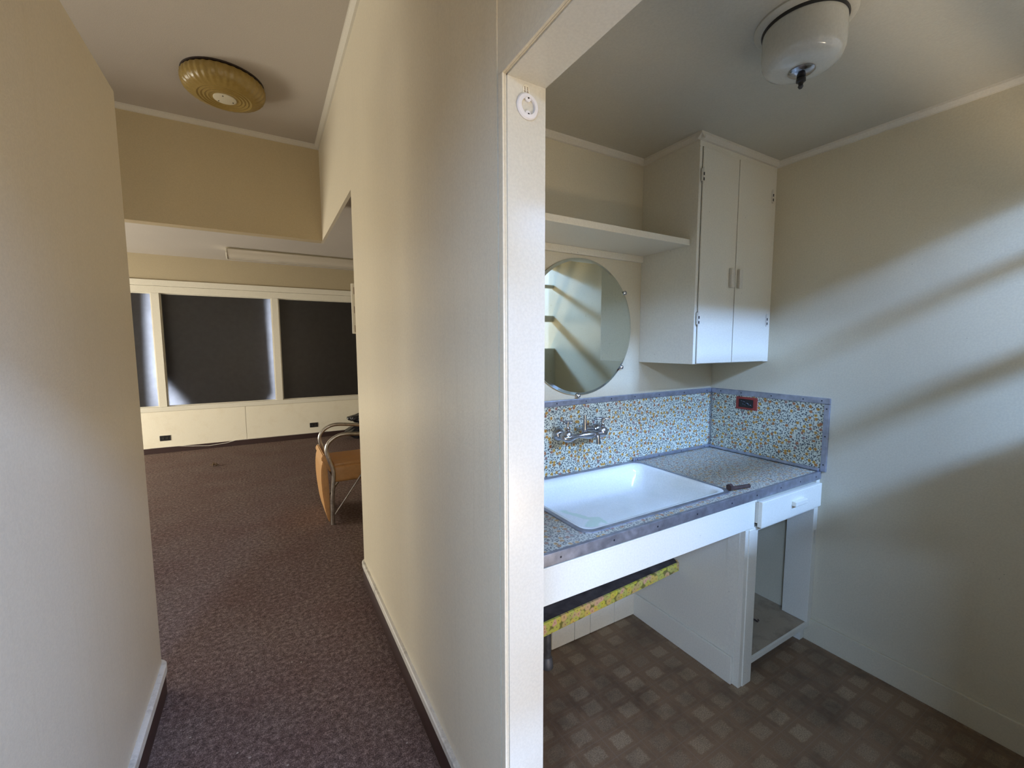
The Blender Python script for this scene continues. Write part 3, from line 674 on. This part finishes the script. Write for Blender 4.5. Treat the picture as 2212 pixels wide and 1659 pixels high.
# ------------------------------------------------------------------ countertop with the sink
SX0, SX1, SY0, SY1 = 0.852, 1.628, 1.004, 1.541
def rrect(x0, x1, y0, y1, r, n=6):
    return arc(x1-r, y0+r, r, -90, 0, n)+arc(x1-r, y1-r, r, 0, 90, n)+arc(x0+r, y1-r, r, 90, 180, n)+arc(x0+r, y0+r, r, 180, 270, n)
def frame_mesh(outer, inner, z0, z1):
    """ring between two loops of equal length"""
    b = bmesh.new()
    def lp(l, z): return [b.verts.new((x, y, z)) for x, y in l]
    o1, i1, o0, i0 = lp(outer, z1), lp(inner, z1), lp(outer, z0), lp(inner, z0)
    n = len(outer)
    for k in range(n):
        j = (k+1) % n
        b.faces.new((o1[k], o1[j], i1[j], i1[k])); b.faces.new((o0[j], o0[k], i0[k], i0[j]))
        b.faces.new((o0[k], o0[j], o1[j], o1[k])); b.faces.new((i0[j], i0[k], i1[k], i1[j]))
    bmesh.ops.recalc_face_normals(b, faces=b.faces)
    return b
t = thing('countertop', (1.4, 1.25, 0.81), 'floral laminate countertop with metal edging around the sink', 'countertop')
mb = MB().box(XP2, SX0+0.004, 0.961, YB-0.007, 0.812, 0.849).box(SX1-0.004, XR-0.001, 0.961, YB-0.007, 0.812, 0.849)
mb.box(SX0+0.004, SX1-0.004, 0.961, SY0+0.008, 0.812, 0.849)
mb.build('laminate', FLOR_XY, t)
tr = MB().box(XP2, XR-0.001, 0.956, 0.961, 0.814, 0.8505, 0.0015).box(XP2, XR-0.001, 0.956, 0.969, 0.849, 0.8515, 0.001).build('edge_trim', ALU, t)
screws([(x, 0.956, 0.832) for x in (0.72, 0.93, 1.13, 1.34, 1.55, 1.72, 1.90, 2.06, 2.20)], (0, -1, 0), tr)

t = thing('sink', (1.24, 1.27, 0.72), 'white enamel rectangular sink set in the floral countertop', 'sink')
outer = rrect(SX0-0.004, SX1+0.004, SY0-0.004, SY1, 0.045); inner = rrect(SX0+0.012, SX1-0.012, SY0+0.012, SY1-0.028, 0.04)
m1 = MB(); m1.add(frame_mesh(outer, inner, 0.849, 0.8535)); rim = m1.build('metal_rim', ALU, t, True); rim['label'] = 'tarnished metal rim'
b = bmesh.new(); loops = []
bowl = [(0.000, 0.8525, 0.05), (0.012, 0.8530, 0.05), (0.020, 0.846, 0.05), (0.026, 0.82, 0.055), (0.036, 0.755, 0.065), (0.048, 0.733, 0.072), (0.075, 0.724, 0.08), (0.20, 0.719, 0.05)]
for (ins, z, r) in bowl:
    loops.append([b.verts.new((x, y, z)) for x, y in rrect(SX0+0.010+ins, SX1-0.010-ins*(1.0 if ins < .03 else 1.1), SY0+0.010+ins, SY1-0.026-ins*(1.0 if ins < .01 else 1.35), max(0.02, r))])
for a, c in zip(loops, loops[1:]):
    n = len(a)
    for k in range(n): b.faces.new((a[k], a[(k+1) % n], c[(k+1) % n], c[k]))
b.faces.new(loops[-1])
bmesh.ops.recalc_face_normals(b, faces=b.faces)
for f_ in b.faces: f_.normal_flip() if b.faces[0].normal.z < 0 else None
m1 = MB(); m1.add(b); m1.build('basin', ENAMEL, t, True)
# rusty bolt
t = thing('rusty_bolt', (1.66, 1.01, 0.851), 'rusty hexagonal bolt lying on the floral counter at the sink corner', 'bolt')
Tb = Matrix.Translation((1.622, 1.012, 0.8665)) @ Matrix.Rotation(R(-10), 4, 'Z') @ Matrix.Rotation(R(90), 4, 'Y')
MB().lathe([(0, -0.008), (0.0145, -0.008), (0.0155, -0.005), (0.0155, 0.005), (0.0135, 0.008), (0, 0.008)], 6, Tb).build('head', RUST, t)
prof = [(0, 0.007)]
for k in range(24): prof.append((0.0085 if k % 2 else 0.0075, 0.008+k*0.0042))
prof.append((0, 0.110))
MB().lathe(prof, 14, Matrix.Translation((0, 0, -0.0055)) @ Tb).build('shank', RUST, t, True)

# ------------------------------------------------------------------ faucet
t = thing('wall_faucet', (1.25, YB-0.006, 1.045), 'old chrome two-handle faucet mounted on the floral splashback', 'faucet')
FYB = YB-0.006; FY = 1.462
for x in (1.137, 1.366):
    Tf = Matrix.Translation((x, FYB, 1.044)) @ Matrix.Rotation(R(90), 4, 'X')
    MB().lathe([(0, 0), (0.030, 0), (0.031, 0.006), (0.028, 0.016), (0.020, 0.024), (0.013, 0.028), (0, 0.028)], 32, Tf).build('flange', CHROME, t, True)
    MB().lathe([(0, 0.02), (0.012, 0.02), (0.012, 0.045), (0.019, 0.047), (0.020, 0.060), (0.017, 0.066), (0, 0.066)], 28, Tf).build('coupling', CHROME, t, True)
pts = [(1.108, FY, 1.043), (1.128, FY, 1.043), (1.145, FY, 1.043), (1.165, FY, 1.043), (1.19, FY, 1.044), (1.215, FY-0.002, 1.046), (1.24, FY-0.004, 1.046), (1.262, FY-0.004, 1.045), (1.285, FY-0.003, 1.044), (1.31, FY, 1.043), (1.335, FY, 1.043), (1.352, FY, 1.043)]
MB().tube(pts, [0.012, 0.021, 0.022, 0.014, 0.0085, 0.013, 0.019, 0.020, 0.014, 0.013, 0.021, 0.014], 20).build('body', CHROME, t, True)
for x, ang in ((1.132, 20), (1.335, -25)):
    Tf = Matrix.Translation((x, FY, 1.043))
    v = MB().lathe([(0.020, 0.005), (0.019, 0.022), (0.012, 0.030), (0.0085, 0.034), (0.012, 0.038), (0.0085, 0.043), (0.006, 0.050), (0.007, 0.066), (0, 0.067)], 24, Tf).build('valve_stem', CHROME, t, True)
    h = MB()
    for k in range(4):
        a = R(ang+90*k); c, s_ = math.cos(a), math.sin(a)
        L = 0.034 if k in (0, 2) else 0.022
        h.tube([(x, FY, 1.111), (x+c*L*0.6, FY+s_*L*0.6, 1.111), (x+c*L*0.9, FY+s_*L*0.9, 1.111), (x+c*L, FY+s_*L, 1.111)], [0.0055, 0.004, 0.0065, 0.004], 12)
    h.lathe([(0, 0.060), (0.009, 0.061), (0.009, 0.073), (0, 0.076)], 20, Tf)
    h.build('handle', CHROME, t, True)
MB().tube([(1.285, FY-0.010, 1.045), (1.287, FY-0.022, 1.040), (1.288, FY-0.024, 1.022), (1.288, FY-0.024, 1.002)], [0.011, 0.011, 0.010, 0.0105], 16).build('spout', CHROME, t, True)
m1 = MB().box(1.232, 1.292, FY+0.012, FYB-0.012, 1.062, 1.070, 0.003).tube([(1.246, FY+0.02, 1.046), (1.246, FY+0.02, 1.088), (1.246, FY+0.02, 1.118)], [0.013, 0.010, 0.006], 16)
m1.tube([(1.246, FY+0.02, 1.118), (1.246, FY+0.02, 1.132)], [0.0085, 0.0075], 16)
m1.build('soap_dish_post', CHROME, t, True)
MB().lathe([(0, -0.01), (0.022, -0.008), (0.024, 0.0), (0.016, 0.012), (0, 0.014)], 28, Matrix.Translation((1.30, FYB-0.03, 1.062))).build('dome', CHROME, t, True)

# ------------------------------------------------------------------ base cabinet
t = thing('base_cabinet', (1.9, 1.2, 0), 'white base cabinet under the counter with one drawer and a doorless open bay', 'cabinet')
MB().box(XP2, 1.722, 0.962, 0.982, 0.692, 0.805, 0.002).box(XP2, 1.722, 0.957, 0.975, 0.8052, 0.8115, 0.001).build('apron', CAB, t)
MB().box(1.684, 1.745, 0.958, 0.984, 0, 0.690, 0.003).build('post', CAB, t)
MB().box(1.662, 1.686, 0.985, YB, 0, 0.811, 0.001).box(1.662, 1.6835, 0.962, 0.985, 0, 0.690, 0.001).box(1.660, 1.6621, 0.985, 1.037, 0.136, 0.811).build('side_panel', CAB, t)
MB().box(1.650, 1.6615, 0.99, YB-0.001, 0, 0.122, 0.003).build('skirting', CAB, t)
MB().box(1.722, XR-0.001, 0.961, 0.982, 0.674, 0.694, 0.002).box(2.218, XR-0.001, 0.961, 0.982, 0.694, 0.811, 0.001).build('rail', CAB, t)
d = MB().box(1.728, 2.216, 0.936, 0.955, 0.696, 0.806, 0.003).box(1.728, 2.216, 0.955, 1.35, 0.712, 0.80).build('drawer', CAB, t)
MB().box(1.955, 2.055, 0.918, 0.937, 0.747, 0.768, 0.003).build('handle', CAB, d)
MB().box(2.213, XR-0.001, 0.961, 1.078, 0.101, 0.674, 0.002).build('filler', CAB, t)
MB().box(2.205, XR-0.001, 0.985, 1.06, 0.0, 0.074, 0.002).build('foot', CAB, t)
MB().box(2.226, 2.236, 0.9595, 0.9612, 0.50, 0.565).build('hinge_leaf', CABD, t)
SHELFM = paint('stained_cabinet_floor', (0.36, 0.29, 0.20), 0.55, 0.25, 0.4, 60, dirt=0.8, dirtcol=(0.07, 0.05, 0.04), spots=1.0)
MB().box(1.689, XR-0.001, 0.972, YB-0.001, 0.086, 0.100, 0.001).build('floor_board', SHELFM, t)
MB().box(1.689, XR-0.001, 0.963, 0.972, 0.076, 0.100, 0.001).build('lip', CAB, t)

# sink shelf with floral edging
t = thing('under_sink_shelf', (1.1, 1.4, 0.34), 'dark low shelf under the sink with a yellow floral paper edge', 'shelf')
sl = [(XP2, 1.27), (1.645, 1.27), (1.660, 1.30), (1.660, YB), (XP2, YB)]
MB().prism(sl, 'z', 0.370, 0.398).build('board', DARKSHELF, t)
MB().prism([(XP2, 1.262), (1.645, 1.262), (1.660, 1.286), (1.655, 1.292), (1.643, 1.27), (XP2, 1.27)], 'z', 0.350, 0.400).build('edging', CONTACT, t)
for o_ in t.children:
    for v_ in o_.data.vertices:
        wx = v_.co.x
        if o_.name.startswith('edging') and v_.co.z < 0.37: v_.co.z += 0.015*(wx-0.87)/0.78 - 0.004
        v_.co.z += 0.024*(wx-1.1)/0.55 - 0.002
# pipe
t = thing('drain_pipe', (1.035, 1.468, 0), 'grey metal pipe standing on the floor under the sink', 'pipe')
MB().tube([(1.035, 1.470, 0.02), (1.035, 1.470, 0.364)], 0.017, 18).build('pipe', PIPE, t, True)
MB().lathe([(0, 0), (0.026, 0), (0.026, 0.02), (0.022, 0.045), (0.017, 0.05), (0, 0.05)], 20, Matrix.Translation((1.035, 1.470, 0))).build('collar', PIPE, t, True)

# small debris in the open bay
for (x, y, r, lab) in ((2.02, 1.10, 0.014, 'crumpled dark dead insect on the cabinet floor'), (1.93, 1.075, 0.009, 'small pale crumb beside the dark scrap on the cabinet floor')):
    b = MB()
    for k in range(5):
        b.lathe([(0, -0.002), (r*random.uniform(.3, .6), 0), (0, 0.004)], 7, Matrix.Translation((x+random.uniform(-r, r), y+random.uniform(-r, r), 0.103)) @ Matrix.Rotation(random.uniform(0, 1.2), 4, 'X'))
    o = b.build('debris', RUST if r > .01 else CABD, None); tag(o, lab if r < .01 else 'crumpled dark scrap on the cabinet floor', 'debris')

# ------------------------------------------------------------------ far room objects
def outlet(x, z, lab):
    t = thing('outlet_plate', (x, YW-0.004, z), lab, 'outlet', 'black outlets below the far windows')
    MB().box(x-0.058, x+0.058, YW-0.0105, YW-0.004, z-0.036, z+0.036, 0.002).build('plate', BLACK, t)
    for dx in (-0.022, 0.022):
        MB().box(x+dx-0.012, x+dx+0.012, YW-0.0122, YW-0.0105, z-0.013, z+0.013, 0.002).build('socket', DARKG, t)
outlet(-1.232, 0.203, 'black outlet plate under the far windows at the left, near the left wall')
outlet(0.612, 0.205, 'black outlet plate under the far windows at the right, near the armchair')
o = MB().tube([(-1.4, YW-0.008, 0.082), (-1.1, YW-0.008, 0.078), (-0.95, YW-0.012, 0.06), (-0.75, YW-0.014, 0.042), (-0.55, YW-0.012, 0.055), (-0.42, YW-0.008, 0.083), (0.2, YW-0.007, 0.082), (1.2, YW-0.007, 0.08)], 0.004, 8).build('cable', CABLEM, None, True)
tag(o, 'thin white cable sagging along the dark base of the far wall', 'cable')
b = MB()
for k in range(7):
    a = R(k*51); b.tube([(-0.60, 6.16, 0.012), (-0.60+0.03*math.cos(a), 6.16+0.03*math.sin(a), 0.02+0.01*(k % 3)), (-0.60+0.055*math.cos(a), 6.16+0.055*math.sin(a), 0.006)], [0.008, 0.010, 0.002], 6, True, 0.35)
tag(b.build('dead_leaf', DEBRIS, None), 'small curled dead leaf on the brown carpet', 'leaf')

# armchair
t = thing('armchair', (0.75, 3.86, 0), 'steel framed armchair with tan vinyl seat and hanging leg rest', 'chair')
def smooth_path(p, n=5):
    out = []
    p = [Vector(q) for q in p]
    for i in range(len(p)-1):
        a, b_, c, d_ = p[max(i-1, 0)], p[i], p[i+1], p[min(i+2, len(p)-1)]
        for k in range(n):
            s = k/n
            out.append(0.5*((2*b_)+(c-a)*s+(2*a-5*b_+4*c-d_)*s*s+(3*b_-a-3*c+d_)*s**3))
    out.append(p[-1]); return out
for (y, s) in ((3.616, 1), (4.10, -1)):
    pts = [(0.412, y, 0.0), (0.416, y, 0.20), (0.428, y, 0.36), (0.430, y, 0.44), (0.405, y, 0.53), (0.386, y, 0.61), (0.400, y, 0.67), (0.45, y, 0.715), (0.52, y, 0.735), (0.64, y, 0.725), (0.80, y, 0.70), (0.98, y, 0.675)]
    MB().tube(smooth_path(pts), 0.0155, 12, True, 1.0, (0, 1, 0)).build('arm_frame', STEEL, t, True)
    MB().tube(smooth_path([(0.98, y+0.02*s, 0.95), (0.96, y+0.02*s, 0.70), (0.92, y+0.02*s, 0.38), (1.00, y+0.02*s, 0.0)]), 0.012, 10).build('leg', STEEL, t, True)
    MB().tube([(0.423, y+0.012*s, 0.068), (0.43, y+0.014*s, 0.076), (0.648, y+0.02*s, 0.374), (0.70, y+0.03*s, 0.44)], 0.0075, 10).build('brace', STEEL, t, True)
    for z in (0.36, 0.39, 0.30):
        MB().lathe([(0, 0), (0.006, 0), (0.005, 0.002), (0, 0.003)], 10, Matrix.Translation((0.425, y-0.0085*1.0, z)) @ Matrix.Rotation(R(90), 4, 'X')).build('rivet', SCREWM, t)
MB().box(0.435, 0.96, 3.635, 4.08, 0.335, 0.470, 0.03, 4).build('seat', VINYL, t, True)
MB().box(0.44, 0.95, 3.66, 4.06, 0.455, 0.492, 0.015, 3).build('seat_cushion', VINYL, t, True)
b = bmesh.new()
bmesh.ops.create_cube(b, size=1)
for v in b.verts: v.co = Vector((v.co.x*0.07, v.co.y*0.44, v.co.z*0.66))
bmesh.ops.bevel(b, geom=b.edges[:], offset=0.022, segments=3, affect='EDGES')
m1 = MB(); m1.add(b, Matrix.Translation((0.99, 3.858, 0.78)) @ Matrix.Rotation(R(12), 4, 'Y')); m1.build('backrest', VINYL, t, True)
# leg rest hanging in front of the legs
lower = [(0.385, 0.500), (0.362, 0.530), (0.350, 0.505), (0.343, 0.45), (0.341, 0.36), (0.347, 0.25), (0.360, 0.13), (0.376, 0.045), (0.388, 0.012), (0.396, 0.04), (0.397, 0.25), (0.392, 0.42)]
MB().prism(lower, 'y', 3.625, 4.09, 0.008).build('leg_rest', VINYL, t, True)
upper = [(0.345, 0.545), (0.362, 0.580), (0.378, 0.575), (0.432, 0.452), (0.425, 0.430), (0.400, 0.440)]
MB().prism(upper, 'y', 3.63, 4.085, 0.006).build('front_roll', VINYL, t, True)

# trash bags
def bag(name, cx, cy, rx, ry, h, lab, seed, knot=True, z0=0.0):
    random.seed(seed)
    b = bmesh.new(); bmesh.ops.create_icosphere(b, subdivisions=5, radius=1)
    from mathutils import noise as mn
    for v in b.verts:
        d = v.co.normalized()
        a = math.atan2(d.y, d.x)
        w_ = mn.noise(d*2.3+Vector((seed, 0, 0)))*0.22 + abs(mn.noise(Vector((math.cos(a)*5, math.sin(a)*5, d.z*1.6+seed))))*0.16 - abs(mn.noise(d*9+Vector((0, seed, 0))))*0.06
        r = 1+w_
        z = max(-0.92, d.z*r)
        sh = 1.0 if z < 0.2 else max(0.2, 1-0.75*(z-0.2))
        v.co = Vector((d.x*r*rx*sh, d.y*r*ry*sh, (z+0.92)/1.95*h))
    m = MB(); m.add(b, Matrix.Translation((cx, cy, z0)))
    o = m.build(name, BAG, None, True); tag(o, lab, 'trash bag', 'black trash bags by the far wall'); return o
bag('trash_bag', 1.27, 6.95, 0.24, 0.20, 0.23, 'black plastic trash bag lying on the carpet behind the armchair', 3)
bag('trash_bag', 1.33, 6.95, 0.24, 0.17, 0.17, 'black plastic trash bag resting on top of the other trash bag', 8, z0=0.236)
